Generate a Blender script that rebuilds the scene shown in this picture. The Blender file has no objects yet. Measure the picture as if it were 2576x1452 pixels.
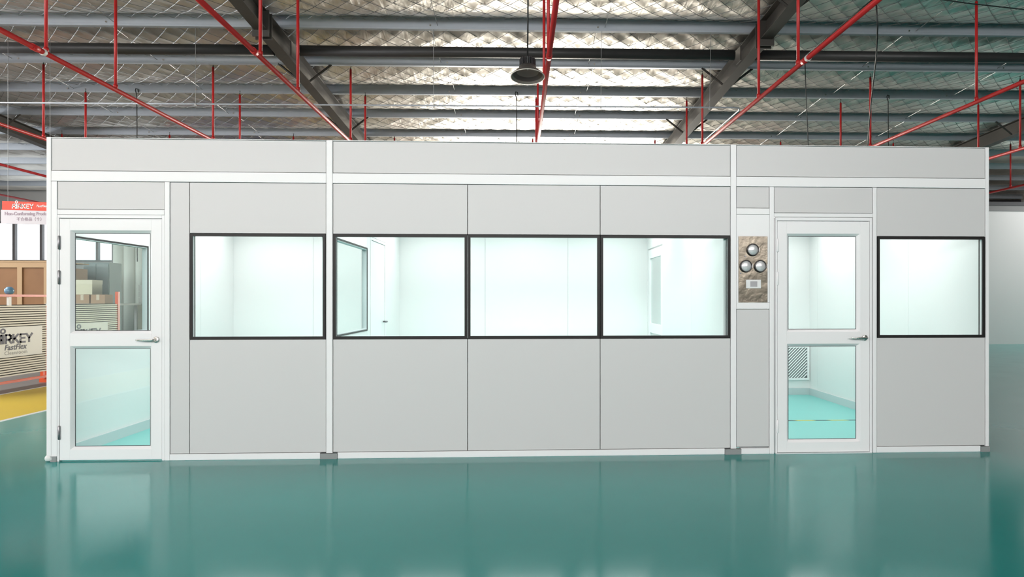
import bpy, math, random
import numpy as np
from mathutils import Vector, Matrix

random.seed(7)
rng = np.random.default_rng(7)
S = bpy.context.scene
COL = S.collection
R = math.radians

# ------------------------------------------------------------------ camera
FPX, YAW, CAM_D, CAM_H = 1700.0, R(2.7078), 6.0246, 1.4034
cd = bpy.data.cameras.new('camera')
cd.sensor_fit = 'HORIZONTAL'
cd.sensor_width = 36.0
cd.lens = 36.0 * FPX / 2576.0
cd.shift_x = (1288.0 - 1383.4) / 2576.0
cd.shift_y = (752.5 - 726.0) / 2576.0
cd.clip_end = 200
cam = bpy.data.objects.new('camera', cd)
COL.objects.link(cam)
cam.location = (0, -CAM_D, CAM_H)
cam.rotation_euler = (R(90), 0, -YAW)
S.camera = cam

# ------------------------------------------------------------------ world, daylight, fill lights, exposure
w = bpy.data.worlds.new('overcast_sky')
S.world = w
w.use_nodes = True
bgn = w.node_tree.nodes['Background']
bgn.inputs[0].default_value = (0.93, 0.97, 1.0, 1)
bgn.inputs[1].default_value = 2.2

def area(name, loc, rot, sx, sy, radiance, col=(1, 1, 1)):
    l = bpy.data.lights.new(name, 'AREA')
    l.shape = 'RECTANGLE'
    l.size, l.size_y = sx, sy
    l.energy = radiance * sx * sy * math.pi
    l.color = col
    o = bpy.data.objects.new(name, l)
    COL.objects.link(o)
    o.location = loc
    o.rotation_euler = rot
    return o
# added overhead fill: behind the photographer, then far right and left
WARM = (1.0, 0.955, 0.935)
area('fill_overhead_near', (-2.5, -4.2, 6.3), (0, 0, 0), 20, 1.8, 0.35, WARM)
area('fill_overhead_far', (-2.5, -9.5, 6.55), (0, 0, 0), 20, 1.8, 2.2, WARM)
area('fill_right', (17.45, 11.3, 5.40), (0, 0, 0), 4.6, 5, 4.2, (1.0, 0.98, 0.96))  # added out of view to brighten the white partition
area('fill_left', (-12.5, 3.5, 5.85), (0, 0, 0), 4, 5, 13.0, (1.0, 0.98, 0.95))  # added out of view to brighten the lane and barriers
# added frontal fill behind the photographer, high enough to miss the pane reflections
area('fill_behind', (-5.0, -15.8, 4.75), (R(90), 0, 0), 28, 2.2, 11.2, WARM)
# daylight through the open doorway in the far wall and the left window band
area('daylight_doorway', (1.6, 19.7, 2.25), (R(-90), 0, 0), 8.0, 4.2, 16.0, (1.0, 0.94, 0.82))
area('daylight_left', (-19.3, 2.0, 3.6), (0, R(-90), 0), 1.6, 24, 9.0, (0.97, 0.98, 1.0))

S.view_settings.view_transform = 'Standard'
S.view_settings.look = 'None'
S.view_settings.exposure = 0.0
S.view_settings.gamma = 1.0
S.view_settings.use_curve_mapping = False
S.cycles.use_denoising = True
S.cycles.use_light_tree = False
S.cycles.use_adaptive_sampling = True
S.cycles.adaptive_threshold = 0.05
S.cycles.max_bounces = 6
S.cycles.diffuse_bounces = 3
S.cycles.glossy_bounces = 3
S.cycles.caustics_reflective = False
S.cycles.caustics_refractive = False
S.cycles.transparent_max_bounces = 24
S.cycles.sample_clamp_indirect = 6.0

# ------------------------------------------------------------------ materials
MATS = {}

def mat(name, color, rough=0.5, metal=0.0, spec=0.5, noise=None, bump=None, emit=None, coat=0.0):
    """noise=(scale, amount, colour2) mottles the base colour, bump=(scale, strength, distance)"""
    if name in MATS:
        return MATS[name]
    m = bpy.data.materials.new(name)
    m.use_nodes = True
    nt = m.node_tree
    b = nt.nodes['Principled BSDF']
    b.inputs['Base Color'].default_value = (*color, 1)
    b.inputs['Roughness'].default_value = rough
    b.inputs['Metallic'].default_value = metal
    b.inputs['Specular IOR Level'].default_value = spec
    if coat:
        b.inputs['Coat Weight'].default_value = coat
    if emit:
        b.inputs['Emission Color'].default_value = (*emit[0], 1)
        b.inputs['Emission Strength'].default_value = emit[1]
    if noise or bump:
        tc = nt.nodes.new('ShaderNodeTexCoord')
    if noise:
        n = nt.nodes.new('ShaderNodeTexNoise')
        n.inputs['Scale'].default_value = noise[0]
        n.inputs['Detail'].default_value = 5
        nt.links.new(tc.outputs['Object'], n.inputs['Vector'])
        r = nt.nodes.new('ShaderNodeValToRGB')
        r.color_ramp.elements[0].position = 0.5 - 0.25
        r.color_ramp.elements[1].position = 0.5 + 0.25
        c2 = noise[2]
        r.color_ramp.elements[0].color = (*color, 1)
        r.color_ramp.elements[1].color = (*[color[i] + (c2[i] - color[i]) * noise[1] for i in range(3)], 1)
        nt.links.new(n.outputs['Fac'], r.inputs['Fac'])
        nt.links.new(r.outputs['Color'], b.inputs['Base Color'])
    if bump:
        n2 = nt.nodes.new('ShaderNodeTexNoise')
        n2.inputs['Scale'].default_value = bump[0]
        n2.inputs['Detail'].default_value = 6
        nt.links.new(tc.outputs['Object'], n2.inputs['Vector'])
        bp = nt.nodes.new('ShaderNodeBump')
        bp.inputs['Strength'].default_value = bump[1]
        bp.inputs['Distance'].default_value = bump[2]
        nt.links.new(n2.outputs['Fac'], bp.inputs['Height'])
        nt.links.new(bp.outputs['Normal'], b.inputs['Normal'])
    MATS[name] = m
    return m

def glass_mat(name, tint, refl=1.0):
    if name in MATS:
        return MATS[name]
    m = bpy.data.materials.new(name)
    m.use_nodes = True
    nt = m.node_tree
    nt.nodes.remove(nt.nodes['Principled BSDF'])
    out = nt.nodes['Material Output']
    tr = nt.nodes.new('ShaderNodeBsdfTransparent')
    tr.inputs['Color'].default_value = (*tint, 1)
    gl = nt.nodes.new('ShaderNodeBsdfGlossy')
    gl.inputs['Roughness'].default_value = 0.02
    # thin-pane reflectance from the viewing angle, the same on both faces
    ge = nt.nodes.new('ShaderNodeNewGeometry')
    dt = nt.nodes.new('ShaderNodeVectorMath')
    dt.operation = 'DOT_PRODUCT'
    nt.links.new(ge.outputs['Incoming'], dt.inputs[0])
    nt.links.new(ge.outputs['Normal'], dt.inputs[1])
    ab = nt.nodes.new('ShaderNodeMath')
    ab.operation = 'ABSOLUTE'
    nt.links.new(dt.outputs['Value'], ab.inputs[0])
    iv = nt.nodes.new('ShaderNodeMath')
    iv.operation = 'SUBTRACT'
    iv.inputs[0].default_value = 1.0
    nt.links.new(ab.outputs[0], iv.inputs[1])
    pw = nt.nodes.new('ShaderNodeMath')
    pw.operation = 'POWER'
    pw.inputs[1].default_value = 5.0
    nt.links.new(iv.outputs[0], pw.inputs[0])
    fr = nt.nodes.new('ShaderNodeMath')
    fr.operation = 'MULTIPLY_ADD'
    fr.inputs[1].default_value = 0.96
    fr.inputs[2].default_value = 0.035
    nt.links.new(pw.outputs[0], fr.inputs[0])
    mul = nt.nodes.new('ShaderNodeMath')
    mul.operation = 'MULTIPLY'
    mul.inputs[1].default_value = refl
    mix = nt.nodes.new('ShaderNodeMixShader')
    nt.links.new(fr.outputs[0], mul.inputs[0])
    nt.links.new(mul.outputs[0], mix.inputs[0])
    nt.links.new(tr.outputs[0], mix.inputs[1])
    nt.links.new(gl.outputs[0], mix.inputs[2])
    nt.links.new(mix.outputs[0], out.inputs['Surface'])
    MATS[name] = m
    return m

M_FRAME = mat('white_aluminium', (0.95, 0.935, 0.94), 0.35)
M_PANEL = mat('pale_grey_steel_panel', (0.705, 0.69, 0.688), 0.38)
M_INNER = mat('white_inner_panel', (0.875, 0.875, 0.87), 0.45)
M_COVE = mat('pale_grey_coving', (0.62, 0.68, 0.69), 0.5)
M_SEAL = mat('dark_seal', (0.08, 0.08, 0.085), 0.7)
M_BLACK = mat('black_window_frame', (0.012, 0.010, 0.010), 0.45, 0.0, 0.3)
M_FOOT = mat('grey_foot', (0.30, 0.31, 0.31), 0.5)
M_STEELDARK = mat('dark_hinge_steel', (0.22, 0.22, 0.23), 0.35, 0.8)
M_CHROME = mat('satin_chrome', (0.62, 0.60, 0.57), 0.22, 1.0)
M_GLASS = glass_mat('window_glass', (0.950, 0.988, 0.982))
M_DARKSTEEL = mat('dark_painted_steel', (0.058, 0.053, 0.046), 0.5, 0.0, 0.4, noise=(3, 0.5, (0.036, 0.033, 0.030)))
M_TUBE = mat('dark_tube_steel', (0.038, 0.038, 0.038), 0.45, 0.2)
M_GALV = mat('galvanised_steel', (0.46, 0.505, 0.56), 0.42, 0.3, noise=(14, 0.4, (0.52, 0.565, 0.62)))
M_WIRE = mat('galvanised_wire', (0.30, 0.31, 0.31), 0.4, 0.8)
M_RED = mat('red_pipe_paint', (0.62, 0.025, 0.025), 0.42, noise=(5, 0.5, (0.50, 0.02, 0.02)))
M_WHITEMARK = mat('white_paint', (0.80, 0.81, 0.79), 0.45)
M_CABLE = mat('black_cable', (0.012, 0.014, 0.014), 0.5)
M_BRASS = mat('sprinkler_head_metal', (0.10, 0.085, 0.07), 0.4, 0.8)

# foil blanket: crinkled aluminium
def foil_mat():
    m = bpy.data.materials.new('aluminium_foil')
    m.use_nodes = True
    nt = m.node_tree
    b = nt.nodes['Principled BSDF']
    b.inputs['Metallic'].default_value = 1.0
    b.inputs['Roughness'].default_value = 0.42
    tc = nt.nodes.new('ShaderNodeTexCoord')
    n0 = nt.nodes.new('ShaderNodeTexNoise')
    n0.inputs['Scale'].default_value = 1.3
    n0.inputs['Detail'].default_value = 4
    nt.links.new(tc.outputs['Object'], n0.inputs['Vector'])
    r = nt.nodes.new('ShaderNodeValToRGB')
    r.color_ramp.elements[0].position = 0.3
    r.color_ramp.elements[0].color = (0.74, 0.71, 0.66, 1)
    r.color_ramp.elements[1].position = 0.7
    r.color_ramp.elements[1].color = (0.92, 0.89, 0.83, 1)
    nt.links.new(n0.outputs['Fac'], r.inputs['Fac'])
    nt.links.new(r.outputs['Color'], b.inputs['Base Color'])
    mp = nt.nodes.new('ShaderNodeMapping')
    mp.inputs['Rotation'].default_value = (0, 0, R(40))
    mp.inputs['Scale'].default_value = (7.0, 1.6, 1.5)
    nt.links.new(tc.outputs['Object'], mp.inputs['Vector'])
    n1 = nt.nodes.new('ShaderNodeTexNoise')
    n1.inputs['Scale'].default_value = 1.0
    n1.inputs['Detail'].default_value = 3
    n1.inputs['Distortion'].default_value = 0.8
    nt.links.new(mp.outputs[0], n1.inputs['Vector'])
    v = nt.nodes.new('ShaderNodeTexVoronoi')
    v.inputs['Scale'].default_value = 7.0
    nt.links.new(tc.outputs['Object'], v.inputs['Vector'])
    add = nt.nodes.new('ShaderNodeMath')
    add.operation = 'MULTIPLY_ADD'
    add.inputs[1].default_value = 0.15
    nt.links.new(v.outputs['Distance'], add.inputs[0])
    nt.links.new(n1.outputs['Fac'], add.inputs[2])
    bp = nt.nodes.new('ShaderNodeBump')
    bp.inputs['Strength'].default_value = 0.6
    bp.inputs['Distance'].default_value = 0.022
    nt.links.new(add.outputs[0], bp.inputs['Height'])
    nt.links.new(bp.outputs['Normal'], b.inputs['Normal'])
    return m
M_FOIL = foil_mat()

# glossy teal epoxy floor
def floor_mat():
    m = bpy.data.materials.new('teal_epoxy')
    m.use_nodes = True
    nt = m.node_tree
    b = nt.nodes['Principled BSDF']
    tc = nt.nodes.new('ShaderNodeTexCoord')
    n = nt.nodes.new('ShaderNodeTexNoise')
    n.inputs['Scale'].default_value = 0.7
    n.inputs['Detail'].default_value = 6
    nt.links.new(tc.outputs['Object'], n.inputs['Vector'])
    r = nt.nodes.new('ShaderNodeValToRGB')
    r.color_ramp.elements[0].position = 0.3
    r.color_ramp.elements[0].color = (0.008, 0.262, 0.240, 1)
    r.color_ramp.elements[1].position = 0.7
    r.color_ramp.elements[1].color = (0.014, 0.285, 0.262, 1)
    nt.links.new(n.outputs['Fac'], r.inputs['Fac'])
    nt.links.new(r.outputs['Color'], b.inputs['Base Color'])
    n2 = nt.nodes.new('ShaderNodeTexNoise')
    n2.inputs['Scale'].default_value = 2.2
    n2.inputs['Detail'].default_value = 8
    nt.links.new(tc.outputs['Object'], n2.inputs['Vector'])
    mr = nt.nodes.new('ShaderNodeMapRange')
    mr.inputs['To Min'].default_value = 0.12
    mr.inputs['To Max'].default_value = 0.16
    nt.links.new(n2.outputs['Fac'], mr.inputs['Value'])
    nt.links.new(mr.outputs['Result'], b.inputs['Roughness'])
    b.inputs['Specular IOR Level'].default_value = 0.16
    bp = nt.nodes.new('ShaderNodeBump')
    bp.inputs['Strength'].default_value = 0.012
    bp.inputs['Distance'].default_value = 0.02
    nt.links.new(n2.outputs['Fac'], bp.inputs['Height'])
    nt.links.new(bp.outputs['Normal'], b.inputs['Normal'])
    return m
M_FLOOR = floor_mat()

# ------------------------------------------------------------------ mesh helpers
class MB:
    """collects geometry in world coordinates"""
    def __init__(self):
        self.v, self.f = [], []

    def add(self, vs, fs):
        o = len(self.v)
        self.v += [tuple(p) for p in vs]
        self.f += [tuple(i + o for i in q) for q in fs]
        return self

    def box(self, x0, x1, y0, y1, z0, z1, c=0.0):
        """axis-aligned box; c > 0 chamfers all edges parallel to the long sides"""
        if c <= 0:
            vs = [(x, y, z) for z in (z0, z1) for y in (y0, y1) for x in (x0, x1)]
            fs = [(0, 2, 3, 1), (4, 5, 7, 6), (0, 1, 5, 4), (2, 6, 7, 3), (0, 4, 6, 2), (1, 3, 7, 5)]
            return self.add(vs, fs)
        vs = []
        for ax in range(3):
            for k in range(8):
                s = [(k >> i) & 1 for i in range(3)]
                lo, hi = (x0, y0, z0), (x1, y1, z1)
                p = []
                for i in range(3):
                    q = hi[i] if s[i] else lo[i]
                    if i != ax:
                        q += -c if s[i] else c
                    p.append(q)
                vs.append(p)
        I = lambda ax, a, b_, d: ax * 8 + a + 2 * b_ + 4 * d
        fs = []
        for ax in range(3):
            for s in (0, 1):
                o1, o2 = [i for i in range(3) if i != ax]
                q = []
                for (u, t) in ((0, 0), (1, 0), (1, 1), (0, 1)):
                    k = [0, 0, 0]
                    k[ax], k[o1], k[o2] = s, u, t
                    q.append(I(ax, *k))
                fs.append(q)
        for ax in range(3):
            o1, o2 = [i for i in range(3) if i != ax]
            for u in (0, 1):
                for t in (0, 1):
                    q = []
                    for (aa, e) in ((o1, 0), (o2, 0), (o2, 1), (o1, 1)):
                        k = [0, 0, 0]
                        k[ax], k[o1], k[o2] = e, u, t
                        q.append(I(aa, *k))
                    fs.append(q)
        for k in range(8):
            s = [(k >> i) & 1 for i in range(3)]
            fs.append([I(ax, *s) for ax in range(3)])
        return self.add(vs, fs)

    def hexa(self, p):
        """8 corner points ordered like box()"""
        return self.add(p, [(0, 2, 3, 1), (4, 5, 7, 6), (0, 1, 5, 4), (2, 6, 7, 3), (0, 4, 6, 2), (1, 3, 7, 5)])

    def tube(self, pts, r, n=8, cap=True):
        pts = [Vector(p) for p in pts]
        rs = r if isinstance(r, (list, tuple)) else [r] * len(pts)
        rings = []
        up = None
        for i, p in enumerate(pts):
            t = (pts[min(i + 1, len(pts) - 1)] - pts[max(i - 1, 0)]).normalized()
            if up is None:
                up = Vector((0, 0, 1)) if abs(t.z) < 0.9 else Vector((1, 0, 0))
            a = t.cross(up).normalized()
            b = a.cross(t).normalized()
            up = b
            rings.append([p + (a * math.cos(2 * math.pi * k / n) + b * math.sin(2 * math.pi * k / n)) * rs[i] for k in range(n)])
        vs = [q for rg in rings for q in rg]
        fs = []
        for i in range(len(pts) - 1):
            for k in range(n):
                k2 = (k + 1) % n
                fs.append((i * n + k, i * n + k2, (i + 1) * n + k2, (i + 1) * n + k))
        if cap:
            fs.append(tuple(range(n))[::-1])
            fs.append(tuple((len(pts) - 1) * n + k for k in range(n)))
        return self.add(vs, fs)

    def lathe(self, prof, c, axis='z', n=32, close=True):
        """prof = [(radius, height)] revolved about an axis through c"""
        vs, fs = [], []
        for (r, h) in prof:
            for k in range(n):
                u, t = r * math.cos(2 * math.pi * k / n), r * math.sin(2 * math.pi * k / n)
                d = {'z': (u, t, h), 'y': (u, h, t), 'x': (h, u, t)}[axis]
                vs.append((c[0] + d[0], c[1] + d[1], c[2] + d[2]))
        for i in range(len(prof) - 1):
            for k in range(n):
                k2 = (k + 1) % n
                fs.append((i * n + k, i * n + k2, (i + 1) * n + k2, (i + 1) * n + k))
        if close:
            fs.append(tuple(range(n)))
            fs.append(tuple((len(prof) - 1) * n + k for k in range(n)))
        return self.add(vs, fs)

    def build(self, name, m, parent=None, smooth=False, base=None):
        me = bpy.data.meshes.new(name)
        o = bpy.data.objects.new(name, me)
        COL.objects.link(o)
        if parent is not None:
            org = Vector(parent['_org'])
        elif base is not None:
            org = Vector(base)
        else:
            a = np.array(self.v)
            org = Vector(((a[:, 0].min() + a[:, 0].max()) / 2, (a[:, 1].min() + a[:, 1].max()) / 2, a[:, 2].min()))
        me.from_pydata([(p[0] - org.x, p[1] - org.y, p[2] - org.z) for p in self.v], [], self.f)
        me.update()
        fix_normals(me)
        if smooth:
            me.polygons.foreach_set('use_smooth', [len(p.vertices) < 7 for p in me.polygons])
        me.materials.append(m)
        o['_org'] = tuple(org)
        if parent is not None:
            o.parent = parent
        else:
            o.location = org
        return o

def fix_normals(me):
    import bmesh
    if len(me.polygons) > 60000:
        return
    bm = bmesh.new()
    bm.from_mesh(me)
    bmesh.ops.recalc_face_normals(bm, faces=bm.faces)
    bm.to_mesh(me)
    bm.free()

def B(*a, **k):
    return MB().box(*a, **k)

def thing(name, label, cat, loc, group=None):
    o = bpy.data.objects.new(name, None)
    o.empty_display_size = 0.2
    COL.objects.link(o)
    o.location = loc
    o['_org'] = tuple(loc)
    return tag(o, label, cat, group)

def tag(o, label, cat, group=None):
    o['label'] = label
    o['category'] = cat
    if group:
        o['group'] = group
    return o

def struct(o):
    o['kind'] = 'structure'
    return o

def text_mesh(body, size, shear=0.0, bold=0.0, spacing=1.0):
    """flat lettering as (verts, faces) in its own x/y plane"""
    c = bpy.data.curves.new('lettering', 'FONT')
    c.body = body
    c.size = size
    c.shear = shear
    c.offset = bold
    c.space_character = spacing
    c.resolution_u = 3
    o = bpy.data.objects.new('lettering', c)
    COL.objects.link(o)
    bpy.context.view_layer.update()
    dg = bpy.context.evaluated_depsgraph_get()
    me = bpy.data.meshes.new_from_object(o.evaluated_get(dg))
    vs = [tuple(v.co) for v in me.vertices]
    fs = [tuple(p.vertices) for p in me.polygons]
    bpy.data.objects.remove(o)
    bpy.data.curves.remove(c)
    bpy.data.meshes.remove(me)
    return vs, fs

LETTERS = {
    'A': (0.82, [[(0.0, 0), (0.03, 0.55), (0.28, 1.0), (0.74, 1.0), (0.74, 0)], [(0.12, 0.42), (0.74, 0.42)]]),
    'I': (0.18, [[(0.06, 0), (0.06, 1.0)]]),
    'R': (0.82, [[(0.06, 0), (0.06, 1.0), (0.52, 1.0), (0.68, 0.86), (0.68, 0.58), (0.52, 0.42), (0.2, 0.42)], [(0.42, 0.42), (0.74, 0)]]),
    'K': (0.78, [[(0.06, 0), (0.06, 1.0)], [(0.12, 0.46), (0.66, 1.0)], [(0.26, 0.52), (0.72, 0)]]),
    'E': (0.74, [[(0.70, 1.0), (0.06, 1.0)], [(0.06, 0.98), (0.06, 0.70)], [(0.20, 0.52), (0.62, 0.52)], [(0.06, 0.36), (0.06, 0)], [(0.06, 0), (0.66, 0)]]),
    'Y': (0.80, [[(0.02, 1.0), (0.36, 0.50), (0.76, 1.0)], [(0.36, 0.5), (0.36, 0)]]),
}

def logo_strokes(h, thick):
    """the word mark with the ring above its second letter: list of quads in x/y"""
    vs, fs = [], []
    def seg(a, b):
        d = Vector((b[0] - a[0], b[1] - a[1]))
        L = d.length
        d /= L
        n = Vector((-d.y, d.x)) * thick / 2
        a2, b2 = Vector(a) - d * thick * 0.4, Vector(b) + d * thick * 0.4
        o = len(vs)
        for p in (a2 - n, b2 - n, b2 + n, a2 + n):
            vs.append((p.x, p.y))
        fs.append((o, o + 1, o + 2, o + 3))
    x = 0
    for ch in 'AIRKEY':
        wd, strokes = LETTERS[ch]
        if ch == 'I':
            cx, cy, rr = x + 0.0 * h, 1.50 * h, 0.27 * h
            n = 14
            o = len(vs)
            for k in range(n):
                a = 2 * math.pi * k / n
                for q in (rr - thick * 0.4, rr + thick * 0.4):
                    vs.append((cx + q * math.cos(a), cy + q * math.sin(a)))
            for k in range(n):
                k2 = (k + 1) % n
                fs.append((o + 2 * k, o + 2 * k + 1, o + 2 * k2 + 1, o + 2 * k2))
        for st in strokes:
            for i in range(len(st) - 1):
                seg((x + st[i][0] * h, st[i][1] * h), (x + st[i + 1][0] * h, st[i + 1][1] * h))
        x += (wd + 0.14) * h
    return vs, fs, x

def decal(name, vf, m, parent, to3, depth=0.003, nrm=(0, -1, 0)):
    """flat print / cut lettering given a small thickness"""
    vs, fs = vf[0], vf[1]
    P = [Vector(to3(v[0], v[1])) for v in vs]
    N = Vector(nrm) * depth
    n = len(P)
    mb = MB()
    allv = [tuple(p + N) for p in P] + [tuple(p) for p in P]
    allf = list(fs)
    edges = {}
    for f in fs:
        for i in range(len(f)):
            a, b = f[i], f[(i + 1) % len(f)]
            e = (min(a, b), max(a, b))
            edges[e] = edges.get(e, 0) + 1
    for (a, b), c in edges.items():
        if c == 1:
            allf.append((a, b, b + n, a + n))
    mb.add(allv, allf)
    return mb.build(name, m, parent)

# ------------------------------------------------------------------ hall: floor, walls, roof
roof_z = lambda y: 6.225 - 0.0465 * y        # underside of the purlins
SKEW = 0.0187                                 # purlins run at a slight angle to the booth
P0, PSTEP = 5.46, 1.585

fl = MB().box(-20, 20, -16, 20.2, -0.15, 0.0).build('floor', M_FLOOR, base=(0, 0, 0))
struct(fl)
M_YELLOW = mat('yellow_floor_paint', (0.72, 0.50, 0.02), 0.45, noise=(1.2, 0.35, (0.62, 0.48, 0.06)))
B(-7.55, -5.96, -15, 19, 0.0, 0.003).build('lane_marking', M_YELLOW, fl)
M_BOUNCE_CONC = mat('bounce_concrete', (0.46, 0.44, 0.40), 0.45, noise=(1.5, 0.5, (0.38, 0.37, 0.34)))
B(-5.85, 6.5, 4.4, 19.9, 0.0, 0.002).build('concrete_slab', M_BOUNCE_CONC, fl)  # unseen pale zone behind the booth, added to warm the foil's reflections
B(6.5, 19.9, 14.6, 19.9, 0.0, 0.002).build('concrete_slab', M_BOUNCE_CONC, fl)  # same added zone, hidden behind the partition
B(-19.9, -7.62, -15, 19.9, 0.0, 0.002).build('concrete_slab', mat('worn_dark_concrete', (0.14, 0.15, 0.15), 0.45, noise=(1.2, 0.5, (0.22, 0.22, 0.22))), fl)
for x in (-7.60, -5.96):
    B(x, x + 0.06, -15, 19, 0.0, 0.0035).build('lane_border', M_WHITEMARK, fl)

# roof blanket: foil sagging between purlins and pillowed between the wires
def roof_sheet():
    xs = np.concatenate([np.arange(-20, -15, 0.5), np.arange(-15, 15, 0.075), np.arange(15, 20.01, 0.5)])
    ys = np.concatenate([np.arange(-16.2, 3, 0.4), np.arange(3, 14, 0.066), np.arange(14, 20.6, 0.13)])
    X, Y = np.meshgrid(xs, ys)
    t = ((Y + SKEW * X - P0) / PSTEP) % 1.0
    base = 6.225 - 0.0465 * (Y + SKEW * X) + 0.215
    sag = 0.15 * (4 * t * (1 - t)) ** 0.8
    u = (X + Y) / 0.36
    v = (X - Y) / 0.36
    pil = 0.020 * np.abs(np.sin(math.pi * u) * np.sin(math.pi * v)) ** 0.6
    wob = 0.012 * np.sin(X * 3.1 + 1.7 * np.sin(Y * 2.3)) * np.sin(Y * 4.7 + X) + 0.006 * np.sin(X * 11 + 3 * np.sin(Y * 7))
    Z = base - sag - pil * (0.25 + 3 * t * (1 - t)) + wob * 4 * t * (1 - t)
    nx, ny = len(xs), len(ys)
    co = np.stack([X, Y, Z], -1).reshape(-1, 3)
    i = np.arange(nx * ny).reshape(ny, nx)
    q = np.stack([i[:-1, :-1], i[1:, :-1], i[1:, 1:], i[:-1, 1:]], -1).reshape(-1, 4)
    me = bpy.data.meshes.new('ceiling')
    me.vertices.add(len(co))
    me.vertices.foreach_set('co', co.ravel())
    me.loops.add(q.size)
    me.loops.foreach_set('vertex_index', q.ravel().astype(np.int32))
    me.polygons.add(len(q))
    me.polygons.foreach_set('loop_start', np.arange(0, q.size, 4, dtype=np.int32))
    me.polygons.foreach_set('use_smooth', np.ones(len(q), bool))
    me.update(calc_edges=True)
    me.validate()
    me.materials.append(M_FOIL)
    o = bpy.data.objects.new('ceiling', me)
    COL.objects.link(o)
    o['_org'] = (0, 0, 0)
    return struct(o)
ceiling = roof_sheet()

def purlin(k):
    y0 = P0 + PSTEP * k
    z = roof_z(y0)
    mb = MB()
    L, Hh, Wd, t, lip = 19.6, 0.20, 0.075, 0.004, 0.022
    prof = [(0, 0, t, Hh), (t, 0, Wd, t), (t, Hh - t, Wd, Hh), (Wd - t, t, Wd, lip), (Wd - t, Hh - lip, Wd, Hh - t)]
    for (a, b, c, d) in prof:
        p = []
        for zz in (z + b, z + d):
            for yy in (a, c):
                for xx in (-L, L):
                    p.append((xx, y0 + yy - SKEW * xx, zz))
        mb.hexa(p)
    # stiffening rib pressed into the web
    for h in (0.035, 0.165):
        p = []
        for zz in (z + h, z + h + 0.006):
            for yy in (-0.004, 0.0):
                for xx in (-L, L):
                    p.append((xx, y0 + yy - SKEW * xx, zz))
        mb.hexa(p)
    mb.build('purlin', M_GALV, ceiling)
for k in range(-3, 10):
    purlin(k)

# wire netting under the foil
def netting():
    mb = MB()
    def foil_h(x, y):
        t = ((y + SKEW * x - P0) / PSTEP) % 1.0
        return 6.225 - 0.0465 * (y + SKEW * x) + 0.215 - 0.15 * (4 * t * (1 - t)) ** 0.8 - 0.028 * min(1, 6 * t * (1 - t))
    step = 0.27
    r = 0.0042
    for s in (1, -1):
        c = -34.0
        while c < 34.0:
            # x - s*y = c
            pts = []
            y = 3.0
            while y < 17.5:
                x = c + s * y
                if -14 < x < 14:
                    pts.append((x, y, foil_h(x, y)))
                elif pts:
                    break
                y += step
            if len(pts) > 2:
                o = len(mb.v)
                a = Vector((1, -s, 0)).normalized() * r
                for p in pts:
                    p = Vector(p)
                    mb.v += [tuple(p + a), tuple(p - a), tuple(p - Vector((0, 0, 1.6 * r)))]
                for i in range(len(pts) - 1):
                    for k in range(3):
                        k2 = (k + 1) % 3
                        mb.f.append((o + 3 * i + k, o + 3 * i + k2, o + 3 * i + 3 + k2, o + 3 * i + 3 + k))
            c += 0.36
    o = mb.build('wire_netting', M_WIRE, ceiling)
    o['kind'] = 'stuff'
netting()

# sag rods tying the purlins together
for x in (-9.5, -6.8, -1.42, 1.42, 6.8, 9.5):
    for k in range(-1, 8):
        y0 = P0 + PSTEP * k - SKEW * x
        z = roof_z(P0 + PSTEP * k)
        s = 0.06 if k % 2 else -0.06
        MB().tube([(x + s, y0, z + 0.06), (x + s, y0 + PSTEP, z + 0.06 - 0.0465 * PSTEP)], 0.006, 6).build('sag_rod', M_WIRE, ceiling)
        MB().lathe([(0.016, -0.012), (0.016, -0.022)], (x + s, y0 + 0.01, z + 0.06), 'y', 8).build('nut', M_CHROME, ceiling)

# hall walls
M_WALL = mat('pale_hall_wall', (0.62, 0.62, 0.60), 0.7, noise=(0.6, 0.3, (0.55, 0.55, 0.54)))
M_CLAD = mat('dark_wall_cladding', (0.045, 0.045, 0.05), 0.6)
M_WINFRAME = mat('grey_window_frame', (0.20, 0.19, 0.19), 0.45)
wl = MB()
YB = 20.0
WX = [-19.42, -18.70, -17.72, -16.60, -15.70, -14.80, -13.9, -13.0]      # window mullions of the far wall
wl.box(-20, 20, YB, YB + 0.2, 4.28, 5.9)
wl.box(-20, -3, YB, YB + 0.2, 0, 2.80)
wl.box(-20, WX[0], YB, YB + 0.2, 2.80, 4.28)
wl.box(WX[-1], -3, YB, YB + 0.2, 2.80, 4.28)
wl.box(6.2, 8.0, YB, YB + 0.2, 0, 4.28)
wb = struct(wl.build('wall_back', M_WALL, base=(0, YB, 0)))
B(8.0, 20, YB - 0.02, YB + 0.2, 0, 4.28).build('cladding', M_CLAD, wb)
B(5.0, 20, YB - 0.05, YB - 0.02, 3.9, 5.4).build('cladding', M_CLAD, wb)
M_SKYPANE = glass_mat('hall_window_glass', (0.97, 0.99, 1.0), 0.6)
for i in range(len(WX) - 1):
    x0, x1 = WX[i], WX[i + 1]
    wn = MB()
    g = 0.045
    wn.box(x0, x0 + g, YB - 0.03, YB + 0.1, 2.80, 4.28).box(x1 - g, x1, YB - 0.03, YB + 0.1, 2.80, 4.28)
    wn.box(x0 + g, x1 - g, YB - 0.03, YB + 0.1, 2.80, 2.86).box(x0 + g, x1 - g, YB - 0.03, YB + 0.1, 4.22, 4.28)
    wo = struct(wn.build('window_%d' % (i + 1), M_WINFRAME, base=(x0, YB, 2.8)))
    B(x0 + g, x1 - g, YB + 0.04, YB + 0.046, 2.86, 4.22).build('pane', M_SKYPANE, wo)

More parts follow.
